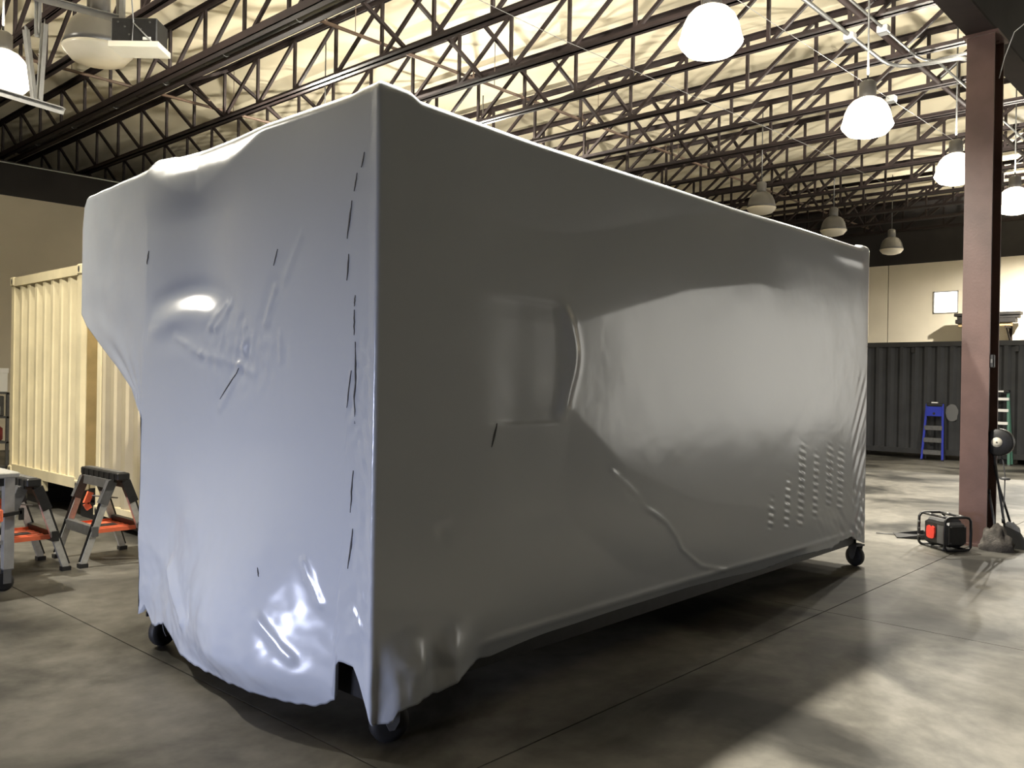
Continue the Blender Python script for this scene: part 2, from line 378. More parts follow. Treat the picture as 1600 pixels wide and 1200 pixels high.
run('angle_strut', 'maroon bracing strut above the straight grey conduit', 'strut', [(8.0,4.26,6.42),(27.5,4.26,6.42)], 0.04, M['steel'])
run('thin_wire', 'thin pale wire crossing below the trusses left of the brightest lamp', 'wire', [(4.0,7.5,6.32),(9,7.45,6.28),(16,7.15,6.32),(20,7.1,6.3)], 0.0045, M['galv'])
w2 = run('thin_wire', 'thin pale wire running under the trusses to the second burning lamp', 'wire', [(5.0,5.2,6.32),(10.2,5.09,6.3),(15.5,4.95,6.3),(22,4.8,6.32)], 0.0045, M['galv'])
run('thin_wire', 'thin white line above the dark band of the left wall', 'wire', [(5.5,20.3,6.12),(14,20.3,6.12)], 0.012, M['white'])
run('thin_wire', 'thin white wire drooping from the column top out to the right', 'wire', [(10.2,2.43,4.95),(10.1,2.36,5.12),(10.0,2.25,5.33),(9.9,2.0,5.45)], 0.005, M['white'])
for x, y, par in ((11.45,4.52,c1), (11.5,4.1,c2), (14.35,4.97,w2)):
    b = MB().bbox(x-0.07, x+0.07, y-0.07, y+0.07, 6.26, 6.36, 0.012).build('junction_box', M['greybar'], par)
    MB().box(x-0.06, x+0.06, y-0.06, y+0.06, 6.252, 6.262).build('cover', M['galv'], b)

# ------------------------------------------------------------------ high bay lamps
def lamp(x, y, z, on, label, R=0.30, top=ZC):
    t = thing('high_bay_lamp', label, 'lamp', (x, y, z), 0, 'high bay lamps')
    prof = [(0.085, 0.34), (0.10, 0.335), (0.17, 0.30), (0.225, 0.24), (0.262, 0.16), (0.285, 0.06), (0.305, 0.0)]
    prof = [(r*R/0.30, h*R/0.30) for r, h in prof]
    MB().lathe(prof + [(prof[-1][0]-0.012, 0.0)] + [(r-0.012, h-0.008) for r, h in prof[-2::-1]], 28).build('reflector', M['dome_on' if on else 'lamp_grey'], t)
    lp = [(0.305, -0.001), (0.29, -0.03), (0.23, -0.10), (0.12, -0.135), (0.0, -0.14)]
    MB().lathe([(r*R/0.30, h*R/0.30) for r, h in lp], 28).build('lens', M['lens_on' if on else 'lens_off'], t)
    MB().lathe([(0.09, 0.33), (0.10, 0.35), (0.10, 0.52), (0.06, 0.55), (0.0, 0.55)], 14).build('ballast_housing', M['lamp_grey'], t)
    MB().tube([(0,0,0.54), (0,0,top-z)], 0.012, 6).build('stem', M['galv'], t)
    if on:
        for nm, e, z, rx, bl in (('lamp_downlight', LAMP_W, -0.26, 0.0, 0.85), ('lamp_uplight', UP_W, 0.62, math.pi, 0.28)):
            on2 = (on if isinstance(on, tuple) else (on, on))[0 if rx == 0 else 1]
            l = bpy.data.lights.new(nm, 'SPOT'); l.energy = e*on2; l.color = LAMP_COL; l.shadow_soft_size = 0.06
            l.spot_size = math.radians(176); l.spot_blend = bl
            # light distribution of the fixture: a downward beam, and a wide batwing through the top of the dome
            l.spot_blend = 0.2; l.use_nodes = True; nt = l.node_tree; em = nt.nodes['Emission']
            tc = nt.nodes.new('ShaderNodeTexCoord'); sx = nt.nodes.new('ShaderNodeSeparateXYZ'); ab = nt.nodes.new('ShaderNodeMath'); ab.operation = 'ABSOLUTE'
            mx = nt.nodes.new('ShaderNodeMath'); mx.operation = 'MAXIMUM'; mx.inputs[1].default_value = 0.27 if rx else 0.0
            pw = nt.nodes.new('ShaderNodeMath'); pw.operation = 'POWER'; pw.inputs[1].default_value = -2.2 if rx else 1.6
            nt.links.new(tc.outputs['Normal'], sx.inputs[0]); nt.links.new(sx.outputs['Z'], ab.inputs[0]); nt.links.new(ab.outputs[0], mx.inputs[0])
            nt.links.new(mx.outputs[0], pw.inputs[0]); nt.links.new(pw.outputs[0], em.inputs['Strength'])
            o = bpy.data.objects.new(nm, l); col.objects.link(o); o.parent = t; o.location = (0, 0, z); o.rotation_euler = (rx, 0, 0)
    return t
LAMPS = [(7.34,4.23,4.93,(1.0,0.5),'brightest burning dome lamp under the trusses at the top right of centre'),
         (10.71,3.995,4.86,(0.9,0.45),'burning dome lamp, second in the lit row, left of the column top'),
         (14.36,4.00,4.93,(0.65,0.45),'burning dome lamp touching the left edge of the column'),
         (17.43,3.87,4.93,(0.55,0.45),'burning dome lamp just right of the column'),
         (25.30,4.70,6.00,(3.8,0.6),'added unseen lamp brightening the far wall, outside the right edge'),  # unseen lamp added to brighten the far wall
         (3.30,3.88,5.20,(2.3,0.6),'burning dome lamp right above the wrapped unit'),
         (3.30,11.00,5.00,(0.10,0.3),'burning dome lamp at the left edge of the picture'),
         (0.90,8.60,5.30,(0.80,0.1),'burning dome lamp outside the left edge, in front of the wrapped unit'),
         (8.60,12.30,5.40,(0.12,0.4),'burning dome lamp behind the wrapped unit'),
         (12.40,12.30,5.40,(0.15,0.5),'burning dome lamp farther back behind the wrapped unit'),
         (16.93,8.49,5.40,0,'unlit grey dome lamp half hidden behind the top edge of the wrapped unit'),
         (20.39,8.36,5.40,0,'unlit grey dome lamp just above the far top corner of the wrapped unit'),
         (24.15,8.30,5.40,0,'unlit grey dome lamp against the dark band of the far wall'),
         (3.26,8.24,4.65,0,'large unlit dome lamp close by at the top left beside the black box')]
for a in LAMPS: lamp(*a)

# ------------------------------------------------------------------ hung grey bars and control box, top left
def hung(name, label, cat, segs, wd):
    t = None
    for i, (p, q) in enumerate(segs):
        mb = MB(); d = Vector(q)-Vector(p)
        mb.bar(p, q, wd, 0.008); mb.bar(Vector(p)+Vector((0,0,-wd/2)), Vector(q)+Vector((0,0,-wd/2)), 0.008, wd)
        if t is None: t = tag(mb.build(name, M['greybar']), label, cat)
        else: mb.build('bar', M['greybar'], t)
    return t
hung('ceiling_rail', 'pale grey angle bars hung from the roof at the top left', 'rail', [((2.30,8.15,4.92),(3.08,7.28,4.63)), ((3.06,7.30,4.62),(3.02,7.32,6.5)), ((2.35,8.1,4.9),(2.32,8.1,ZC)),
    ((2.25,8.20,4.08),(2.76,7.65,3.87)), ((2.54,7.9,4.55),(2.60,7.85,3.93)), ((2.66,7.83,4.62),(2.63,7.84,3.95)), ((2.62,7.86,4.5),(2.60,7.86,ZC))], 0.055)
t = thing('control_box', 'black hanging box with a pale tray beneath, beside the big unlit lamp', 'control box', (2.85,6.96,4.29), math.radians(-47.5)); t.scale = (0.9, 0.9, 0.9)
MB().bbox(0.0, 0.40, 0.0, 0.24, -0.01, 0.20, 0.008).build('housing', M['black'], t)
MB().box(-0.015, 0.42, -0.02, 0.26, -0.06, -0.011).build('tray', M['offwhite'], t)
MB().box(0.28, 0.35, -0.006, 0.0, 0.005, 0.03).build('nameplate', M['white'], t)
mb = MB()
for a, b in ((0.06,0.16),(0.12,0.12),(0.2,0.17),(0.26,0.1),(0.34,0.16),(0.16,0.05)): mb.lathe([(0.008,0),(0.008,0.008)], 8, (a, -0.008, b), ax=1)
mb.build('bolt', M['galv'], t)['kind'] = 'stuff'
MB().tube([(0.19,-0.012,-0.02),(0.20,-0.012,0.15),(0.37,-0.012,-0.02)], 0.006, 6).tube([(0.20,-0.012,0.15),(0.17,-0.012,0.5),(0.15,0.0,2.0)], 0.006, 6).build('cable', M['greybar'], t)
MB().box(0.02, 0.06, 0.1, 0.14, 0.2, 2.1).build('hanger', M['greybar'], t)

# ------------------------------------------------------------------ the shrink wrapped unit
WX0, WX1, WY0, WY1 = 2.38, 8.17, 3.0, 5.28
def sstep(a, b, x):
    if a == b: return 1.0 if x >= b else 0.0
    t = min(1.0, max(0.0, (x-a)/(b-a))); return t*t*(3-2*t)
def lerp_tab(tab, x):
    if x <= tab[0][0]: return tab[0][1]
    for (a, va), (b, vb) in zip(tab, tab[1:]):
        if x <= b: return va + (vb-va)*(x-a)/(b-a) if b > a else vb
    return tab[-1][1]
def gs(x, s): return math.exp(-(x/s)**2)
def seg_d(px, pz, a, b):
    ax, az = a; bx_, bz = b; dx, dz = bx_-ax, bz-az; L = dx*dx+dz*dz
    t = max(0, min(1, ((px-ax)*dx+(pz-az)*dz)/L)); return math.hypot(px-ax-t*dx, pz-az-t*dz)
NZ = noise.noise
CREASE = [(4.16,1.13),(4.30,1.05),(4.44,0.96),(4.52,0.88),(4.62,0.84),(4.78,0.76),(4.90,0.66),(4.98,0.56),(5.12,0.48),(5.23,0.415),(5.59,0.33)]
DASH = [(6.22,0.53,0.84,0.042),(6.50,0.50,0.97,0.036),(6.75,0.49,1.19,0.042),(7.03,0.53,1.12,0.036),(7.31,0.60,1.17,0.05),(7.55,0.55,1.14,0.05)]
def dispR(x, z):
    d = 0.0
    # sunken rectangle over an opening
    inx = sstep(3.0, 3.35, x)*(1-sstep(3.63, 3.70, x)); inz = sstep(1.425, 1.45, z)*(1-sstep(2.06-0.02*(x-3.2), 2.10-0.02*(x-3.2), z))
    d -= 0.010*inx*inz
    # ridge along the right side of it, bowed to the right
    rx = 3.66 + 0.11*gs(z-1.80, 0.24); d += 0.022*gs(x-rx, 0.045)*sstep(1.42, 1.52, z)*(1-sstep(2.0, 2.12, z))
    # drawn-in fan to the right of the ridge
    zu = lerp_tab([(3.75,1.97),(5.0,2.28),(5.9,2.41),(8.2,2.40)], x); zl = lerp_tab([(3.75,1.52),(4.3,1.15),(5.2,0.86),(6.2,0.72),(8.2,0.60)], x)
    d -= 0.085*min(max(0.0, z-zu), 0.5)*sstep(2.5, 3.7, x)*(1-sstep(5.6, 6.8, x))
    d -= 0.055*min(max(0.0, zl-z), 0.6)*sstep(2.6, 3.7, x)*(1-sstep(5.4, 7.4, x))
    # small roll near the far top corner
    d += 0.006*gs(z-2.80, 0.045)*sstep(7.2, 7.6, x)*(1-sstep(7.95, 8.1, x))
    # lower skirt leans in under the frame
    zb = 0.335 + 0.0*x
    if x > 3.0: d -= max(0.0, zb-z)*0.45*sstep(3.0, 3.15, x)*(1-sstep(6.6, 7.2, x))
    d += 0.004*gs(z-zb, 0.02)*sstep(3.0, 3.2, x)
    # long crease
    m = min(seg_d(x, z, CREASE[i], CREASE[i+1]) for i in range(len(CREASE)-1)) if 3.9 < x < 5.8 and z < 1.4 else 9
    if m < 0.2: d += 0.0065*gs(m, 0.014)*(0.6+0.7*NZ(Vector((x*9, z*9, 3))))
    # rows of small puckers near the far end
    for cx, z0, z1, wd in DASH:
        xx = cx + 0.035*(z-0.5)
        if abs(x-xx) < 0.15:
            d += 0.0075*gs(x-xx, wd)*sstep(z0, z0+0.06, z)*(1-sstep(z1-0.25, z1+0.05, z))*math.sin(2*math.pi*(z+(x-xx)*0.35)/0.058)
    # slanting gathers at the far low corner
    k = sstep(7.0, 7.7, x)*(1-sstep(0.55, 0.95, z)); d += 0.012*k*math.sin((x*1.0+z*1.3)*42)*NZ(Vector((x*4, z*4, 9)))
    k = sstep(7.75, 8.1, x)*(1-sstep(1.2, 1.9, z)); d += 0.010*k*math.sin((x*0.8-z*0.5)*60)*(0.5+NZ(Vector((x*5, z*3, 2))))
    # small pocket and scuffs near the close corner
    d -= 0.006*gs(x-2.80, 0.04)*gs(z-0.93, 0.04); d += 0.005*gs(x-2.80, 0.05)*gs(z-0.99, 0.02)
    # loose gathered hem at the close corner
    k = (1-sstep(2.85, 3.1, x))*(1-sstep(0.30, 0.55, z)); d += k*(0.05*abs(math.sin((x-2.42)*9.5)) + 0.018*NZ(Vector((x*9, z*5, 1))) + 0.009*NZ(Vector((x*20, z*12, 4))))
    # soft waviness
    d += 0.006*NZ(Vector((x*0.5, z*0.6, 5))) + 0.001*NZ(Vector((x*2.1, z*2.2, 8)))
    ez = min(1, (x-WX0)/0.08)*min(1, (WX1-x)/0.08)
    return d*max(0, ez) if z > 0.5 else d*max(0.25, ez)
def dispL(y, z):
    d = 0.0
    # belly at the bottom
    b = gs(y-3.85, 0.85)*(1-sstep(0.28, 1.35, z)); d += 0.25*b*sstep(2.93, 3.75, y)*(1-sstep(4.6, 5.1, y)*0.6)
    d -= 0.14*(1-sstep(0.05, 0.30, z))*gs(y-3.8, 0.6)
    # film sags slightly over the middle
    d -= 0.035*gs(y-4.2, 0.8)*gs(z-1.9, 0.8)
    # shoulder roll under the top edge, wider to the left
    zc = lerp_tab([(3.6,2.99),(3.9,2.93),(4.05,2.88),(4.3,2.79),(4.7,2.70),(4.95,2.74),(5.28,2.88)], y)
    d -= 0.29*(math.hypot(max(0.0, z-zc), 0.03)-0.03)
    # folded pocket below the upper left corner
    k = math.sin(math.pi*min(1.0, max(0.0, (y-4.36)/0.86)))**0.8; zz = 1.98+0.10*k
    d += k*(-0.018*gs(z-(zz+0.09), 0.06) + 0.045*gs(z-(zz-0.07), 0.085))
    d -= 0.085*gs(y-4.72, 0.42)*sstep(1.75, 2.15, z)*(1-sstep(2.55, 2.85, z))
    for (y0, z0, y1, z1, a) in ((4.52,1.93,4.42,2.06,.02),(4.46,1.92,4.36,2.05,.02),(4.16,1.92,4.15,1.78,.022),(3.95,1.93,3.85,2.10,.018),(3.92,1.92,3.60,2.35,.006),(4.20,1.68,4.37,1.48,.010),(3.80,1.86,3.78,1.74,.012),(4.9,1.88,4.6,1.78,.014),(4.6,1.78,4.2,1.72,.012),(4.2,1.72,4.05,1.67,.016)):
        m = seg_d(y, z, (y0, z0), (y1, z1))
        if m < 0.12: d += 0.55*a*gs(m, 0.020)*(0.7+0.6*NZ(Vector((y*16, z*16, 2)))) - a*0.2*gs(m-0.045, 0.03)
    k = gs(y-4.15, 0.35)*gs(z-1.78, 0.20); d += 0.008*k*NZ(Vector((y*20, z*14, 7)))
    # puckered strip beside the close corner
    k = (1-sstep(3.10, 3.20, y))*sstep(0.4, 0.6, z)*(1-sstep(1.75, 2.0, z)); d += 0.008*k*NZ(Vector((y*26, z*22, 3)))
    k = gs(y-3.16, 0.05)*gs(z-1.52, 0.2); d += 0.010*k*NZ(Vector((y*30, z*16, 6)))
    # wrinkles that grow towards the hem
    k = 1-sstep(0.15, 1.25, z); d += k*(0.035*NZ(Vector((y*2.6, z*2.4, 1))) + 0.010*NZ(Vector((y*6.5, z*6.5, 2))) + 0.003*NZ(Vector((y*15, z*17, 3))))
    m = seg_d(y, z, (3.62,0.52), (3.42,0.36)); d += 0.012*gs(m, 0.022)
    m = seg_d(y, z, (3.42,0.80), (3.30,0.62)); d += 0.010*gs(m, 0.02)
    m = seg_d(y, z, (4.75,0.55), (4.45,0.33)); d += 0.025*gs(m, 0.04)
    d += 0.010*NZ(Vector((y*0.9, z*0.9, 15)))
    e = min(1, (y-WY0)/0.06)
    return d*max(0, e)
TOPX = [(2.38,2.975),(2.56,2.972),(2.63,2.945),(3.0,2.945),(7.9,2.940),(8.0,2.945),(8.03,2.965),(8.17,2.965)]
TOPY = [(3.0,2.975),(3.14,2.970),(3.2,2.962),(4.0,2.965),(5.0,2.965),(5.04,2.972),(5.20,2.975),(5.28,2.925)]
HEMX = [(2.38,0.13),(2.48,0.12),(2.50,0.17),(2.62,0.185),(2.78,0.18),(2.90,0.22),(3.0,0.25),(3.06,0.26),(3.3,0.225),(4.7,0.222),(6.0,0.225),(6.40,0.24),(6.75,0.262),(7.2,0.262),(7.40,0.255),(7.60,0.29),(7.85,0.30),(8.0,0.245),(8.17,0.20)]
HEMY = [(3.0,0.13),(3.03,0.20),(3.06,0.29),(3.11,0.37),(3.20,0.38),(3.21,0.20),(3.35,0.135),(3.6,0.115),(3.85,0.12),(4.1,0.11),(4.35,0.12),(4.6,0.13),(4.75,0.19),(4.88,0.215),(5.0,0.17),(5.10,0.15),(5.18,0.21),(5.22,0.25),(5.28,0.18)]
KZ = [(1.40,0.0),(1.45,0.06),(1.57,0.15),(1.70,0.36),(1.83,0.60),(2.0,0.90),(2.09,1.0),(2.70,1.0),(2.86,0.97),(2.93,0.90)]
def edge_ts(n, ends):
    ts = set([0.0, 1.0])
    for k in range(n+1): ts.add(k/n)
    for e in ends: ts.add(e); ts.add(1-e)
    return sorted(ts)
def build_film(parent):
    NV = 230
    segs = []
    xs = [WX1-(WX1-WX0)*t for t in edge_ts(280, (0.003, 0.006))]
    segs.append(('R', xs))
    segs.append(('L', [WY0+(WY1-WY0)*t for t in edge_ts(170, (0.006, 0.012))[1:]]))
    segs.append(('D', edge_ts(24, (0.01, 0.02))[1:]))
    segs.append(('E', edge_ts(10, (0.02,))[1:]))
    segs.append(('F', edge_ts(8, (0.02,))[1:]))
    segs.append(('G', edge_ts(24, (0.01,))[1:]))
    segs.append(('A', edge_ts(24, (0.01, 0.02))[1:-1]))
    cols = [(k, v) for k, vs in segs for v in vs]
    NS = len(cols); vs = []; Dx, Dy = 0.12, 1.28
    ringz = []
    for k, v in cols:
        if k == 'R': zt = lerp_tab(TOPX, v); zb = lerp_tab(HEMX, v) + 0.006*NZ(Vector((v*14, 0, 0)))
        elif k == 'L': zt = lerp_tab(TOPY, v); zb = lerp_tab(HEMY, v) + 0.012*NZ(Vector((v*16, 3, 0)))
        elif k == 'D': zt = 2.925 + 0.005*v; zb = 0.18+0.05*v
        elif k in 'EF': zt = 2.93; zb = 0.23
        else: zt = 2.94; zb = 0.23
        ringz.append((zt, zb))
    def pos(k, v, z):
        kz = lerp_tab(KZ, z)
        if k == 'R': return (v, WY0-dispR(v, z), z)
        if k == 'L': return (WX0-dispL(v, z), v, z)
        if k == 'D':
            o = 0.012*NZ(Vector((v*5, z*4, 4)))*math.sin(math.pi*v)
            return (WX0-dispL(WY1, z)*(1-v)+Dx*kz*v-o, WY1+Dy*kz*v, z)
        if k == 'E': return (WX0+Dx*kz+v*1.3, WY1+Dy*kz, z)
        if k == 'F': return (WX0+Dx*kz+1.3+0.1*v, WY1+Dy*kz*(1-v), z)
        if k == 'G':
            x0 = WX0+Dx*kz+1.4; return (x0+(WX1-x0)*v, WY1, z)
        return (WX1 + 0.008*NZ(Vector((v*6, z*5, 0)))*math.sin(math.pi*v), WY1+(WY0-WY1)*v, z)
    # rows: hem lip, body rows, rolled top rows
    for r in range(-1, NV+4):
        for (k, v), (zt, zb) in zip(cols, ringz):
            if r < 0: t = 0.0
            else: t = min(1.0, r/NV)
            t2 = t*0.985
            p = pos(k, v, zb+(zt-zb)*t2)
            if r == -1 or r > NV-1:
                cxm, cym = min(max(p[0], WX0+0.5), WX1-0.5), min(max(p[1], WY0+0.5), WY1-0.5)
                d = Vector((cxm-p[0], cym-p[1], 0)); L = d.length or 1; d /= L
                if r == -1: ins, dz = 0.035, 0.015
                else:
                    j = r-NV; ins = (0.0, 0.010, 0.032, 0.08)[j]; dz = (zt-zb)*0.015*(0.0, 0.55, 0.92, 1.0)[j]
                p = (p[0]+d.x*ins, p[1]+d.y*ins, p[2]+dz)
            vs.append(p)
    NR = NV+5; fs = []
    for i in range(NR-1):
        for j in range(NS):
            a = i*NS+j; b = i*NS+(j+1) % NS; fs.append((a, b, b+NS, a+NS))
    # soften corners along the perimeter
    for it in range(2):
        new = list(vs)
        for i in range(NR):
            for j in range(NS):
                k, v = cols[j]
                near = (k == 'R' and (v < WX0+0.03 or v > WX1-0.03)) or (k == 'L' and (v < WY0+0.02 or v > WY1-0.02)) or (k in 'DEFGA' and (v < 0.03 or v > 0.97))
                if near:
                    a = vs[i*NS+(j-1) % NS]; b = vs[i*NS+j]; c = vs[i*NS+(j+1) % NS]
                    new[i*NS+j] = tuple((a[q]+2*b[q]+c[q])/4 for q in range(3))
        vs = new
    top = (NR-1)*NS
    fs.append(tuple(top+j for j in range(NS)))
    mb = MB(); mb.add(vs, fs, True); mb.sm[-1] = False
    return mb.build('shrink_film', M['film'], parent, world=True)
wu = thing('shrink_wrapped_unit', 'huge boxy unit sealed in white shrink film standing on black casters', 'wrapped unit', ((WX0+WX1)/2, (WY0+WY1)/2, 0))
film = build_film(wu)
cor = MB().box(WX0+0.14, WX1-0.14, WY0+0.14, WY1-0.14, 0.20, 2.6)
cor.build('dark_filler', M['black'], wu, world=True)  # black filler added so the notch in the hem reads dark
fr = MB()
for y in (WY0+0.06, WY1-0.12): fr.box(WX0+0.06, WX1-0.06, y, y+0.06, 0.20, 0.32)
for x in (WX0+0.06, WX1-0.12): fr.box(x, x+0.06, WY0+0.06, WY1-0.06, 0.20, 0.32)
fr.build('base_frame', M['black'], wu, world=True)
def caster(x, y, rz):
    t = bpy.data.objects.new('caster', None); col.objects.link(t); t.parent = wu
    t.location = Vector((x, y, 0))-wu.location; t.rotation_euler = (0,0,rz)
    f = MB()
    f.box(-0.06, 0.06, -0.055, 0.055, 0.19, 0.205)
    for s in (-1, 1): f.prism([(-0.05,0.19),(0.04,0.19),(0.035,0.10),(0.012,0.065),(-0.012,0.065),(-0.03,0.10)], s*0.042-0.004, s*0.042+0.004, 1)
    f.lathe([(0.045,0.185),(0.045,0.2)], 12)
    f.build('fork', M['dgrey'], t)
    MB().lathe([(0.0,-0.03),(0.06,-0.03),(0.088,-0.024),(0.093,-0.012),(0.093,0.012),(0.088,0.024),(0.06,0.03),(0.0,0.03)], 24, (0,0,0.093), ax=1).build('wheel', M['rubber'], t)
    return t
cs = [caster(2.54, 3.06, -0.35), caster(2.47, 5.14, 0.25), caster(8.06, 3.05, 1.25), caster(8.03, 5.16, 0.1)]
mb = MB().box(-0.13, -0.05, -0.02, 0.02, 0.17, 0.18).box(-0.14, -0.125, -0.035, 0.035, 0.16, 0.19)
mb.tube([(-0.13, 0.012*math.cos(t), 0.15+0.016*math.sin(t)) for t in [i*math.pi/4 for i in range(8)]], 0.004, 5, closed=True)
br = mb.build('brake_pedal', M['black'], cs[1]); br.rotation_euler = (0, 0, -1.75)
# dark slits and scuffs in the film
def slit(pts, wd, face='L'):
    n = len(pts); vs = []
    for i, (a, z) in enumerate(pts):
        t = i/(n-1); hw = wd*math.sin(math.pi*min(0.95, max(0.08, t)))
        for s in (-1, 1):
            aa = a+s*hw
            if face == 'L': vs.append((WX0-dispL(aa, z)-0.003, aa, z))
            else: vs.append((aa, WY0-dispR(aa, z)-0.003, z))
    m = len(vs)
    vs2 = [((x+0.004, y, z) if face == 'L' else (x, y+0.004, z)) for x, y, z in vs]
    fs = []
    for i in range(n-1): fs += [(2*i,2*i+1,2*i+3,2*i+2), (m+2*i+2,m+2*i+3,m+2*i+1,m+2*i), (2*i,2*i+2,m+2*i+2,m+2*i), (2*i+3,2*i+1,m+2*i+1,m+2*i+3)]
    MB().add(vs+vs2, fs).build('slit', M['slit'], wu, world=True)
def sl(p, q, wd=0.004, n=7, wob=0.004, face='L'):
    slit([(p[0]+(q[0]-p[0])*i/(n-1)+wob*NZ(Vector((i*0.9, p[1]*7, 0))), p[1]+(q[1]-p[1])*i/(n-1)) for i in range(n)], wd, face)
for p, q, wd in (((3.105,2.665),(3.125,2.60),.003),((3.155,2.58),(3.175,2.50),.003),((3.19,2.46),(3.225,2.29),.0045),((3.21,2.22),(3.225,2.10),.004),((3.16,2.03),(3.165,1.98),.003),
                 ((3.165,1.965),(3.165,1.85),.0035),((3.155,1.82),(3.15,1.45),.0045),((3.18,1.69),(3.21,1.52),.0035),((3.15,1.24),(3.16,1.05),.0035),((3.14,0.98),(3.155,0.80),.004),
                 ((4.19,1.70),(4.38,1.53),.006),((5.25,2.42),(5.27,2.34),.005),((3.82,2.30),(3.86,2.22),.003),((3.69,0.74),(3.67,0.70),.003)):
    sl(p, q, wd)
sl((3.165,1.44),(3.13,1.32),.006, face='R')

# ------------------------------------------------------------------ containers
def corr_face(mb, axis, at, a0, a1, z0, z1, pitch=0.278, dep=0.036, inward=1):
    # trapezoid corrugation, profile along the face, with a flat back so that it has body
    pr = []; a = a0; f = pitch
    while a < a1-1e-3:
        for da, d in ((0, 0), (0.26*f, 0), (0.50*f, dep), (0.76*f, dep)):
            if a+da < a1: pr.append((a+da, d))
        a += f
    pr.append((a1, 0)); n = len(pr); vs = []
    for z in (z0, z1):
        for a, d in pr: vs.append((at+inward*d, a, z) if axis == 0 else (a, at+inward*d, z))
    for z in (z0, z1):
        for a, d in pr: vs.append((at+inward*(d+0.004), a, z) if axis == 0 else (a, at+inward*(d+0.004), z))
    fs = [(i, i+1, n+i+1, n+i) for i in range(n-1)] + [(2*n+i+1, 2*n+i, 3*n+i, 3*n+i+1) for i in range(n-1)]
    fs += [(n+i, n+i+1, 3*n+i+1, 3*n+i) for i in range(n-1)] + [(i+1, i, 2*n+i, 2*n+i+1) for i in range(n-1)]
    mb.add(vs, fs)
def container(label, x0, x1, y0, y1, z0, z1, m, rail_m, cast_m, corr='all', side_m=None, grp='shipping containers', pitch=0.278):
    t = thing('shipping_container', label, 'container', ((x0+x1)/2, (y0+y1)/2, z0), 0, grp)
    zc = 0.118
    fx = MB(); corr_face(fx, 0, x0+0.02, y0+0.10, y1-0.10, z0+0.14, z1-0.12, pitch, 0.052, 1); fx.build('corrugated_panel', m, t, world=True)
    MB().box(x1-0.06, x1-0.02, y0+0.08, y1-0.08, z0+0.1, z1-0.1).build('rear_panel', m, t, world=True)
    for y, s in ((y0, 1), (y1, -1)):
        MB().box(x0+0.08, x1-0.08, min(y+s*0.01, y+s*0.05), max(y+s*0.01, y+s*0.05), z0+0.1, z1-0.1).build('side_panel', side_m or m, t, world=True)
    MB().box(x0+0.03, x1-0.03, y0+0.03, y1-0.03, z1-0.04, z1-0.02).build('roof_panel', m, t, world=True)
    MB().box(x0+0.05, x1-0.05, y0+0.05, y1-0.05, z0+0.03, z0+0.12).build('floor_deck', M['black'], t, world=True)
    for x in (x0, x1-0.12):
        for y in (y0, y1-0.12):
            MB().box(x+0.012, x+0.108, y+0.012, y+0.108, z0+zc, z1-zc).build('corner_post', rail_m, t, world=True)
            for z in (z0, z1-zc):
                mb = MB().bbox(x-0.005, x+0.125, y-0.005, y+0.125, z, z+zc, 0.012); c = mb.build('corner_casting', cast_m, t, world=True)
                h = MB().lathe([(0.028, -0.002), (0.028, 0.002)], 12, (0,0,0), ax=0)
                hv = [(p[0], p[1]*0.7, p[2]*1.3) for p in h.v]; h.v = [(p[0]+x-0.006, p[1]+y+0.06, p[2]+z+zc/2) for p in hv]
                h.build('casting_hole', M['slit'], c, world=True)
    for z, hh in ((z0+0.02, 0.12), (z1-0.12, 0.11)):
        for x in (x0+0.005, x1-0.065): MB().box(x, x+0.06, y0+0.12, y1-0.12, z, z+hh).build('end_rail', rail_m, t, world=True)
        for y in (y0+0.005, y1-0.065): MB().box(x0+0.12, x1-0.12, y, y+0.06, z, z+hh).build('side_rail', rail_m, t, world=True)
    return t
ca = container('cream corrugated container raised off the floor at the far left, its top corner in view', 3.85, 9.9, 10.10, 12.40, 0.35, 2.90, M['cream_steel'], M['cream_steel'], M['cream_steel'], side_m=M['tan_steel'], pitch=0.262)
MB().box(3.86, 3.92, 11.2, 11.3, 0.24, 0.37).build('fork_pocket', M['cream_steel'], ca, world=True)
cb_ = container('tan corrugated container, panels darkened as shaded, behind the wrapped unit and the right sawhorse', 3.87, 9.9, 7.45, 9.72, 0.12, 2.55, M['shade_toned_panel'], M['cream_steel'], M['cream_steel'], pitch=0.29)
for i, (a, b, lab) in enumerate(((10.15, 10.55, 'near'), (11.9, 12.3, 'far'))):
    for x in (4.05, 9.3):
        d = thing('support_block', 'black support block under the raised cream container, %s side, %s end' % (lab, 'front' if x < 5 else 'back'), 'block', (x+0.2, (a+b)/2, 0))
        MB().bbox(x, x+0.45, a, b, 0, 0.20, 0.01).build('base', M['black'], d, world=True)
        MB().bbox(x+0.03, x+0.42, a+0.03, b-0.03, 0.20, 0.348, 0.01).build('pad', M['black'], d, world=True)
        d2 = None
for i, (a, b) in enumerate(((7.5, 7.7), (9.45, 9.65))):
    for x in (4.1, 9.3):
        tag(MB().bbox(x, x+0.3, a, b, 0, 0.12, 0.008).build('support_block', M['black']), 'small black block under the tan container, %s corner at the %s' % (('right', 'left')[i], 'front' if x < 5 else 'back'), 'block')
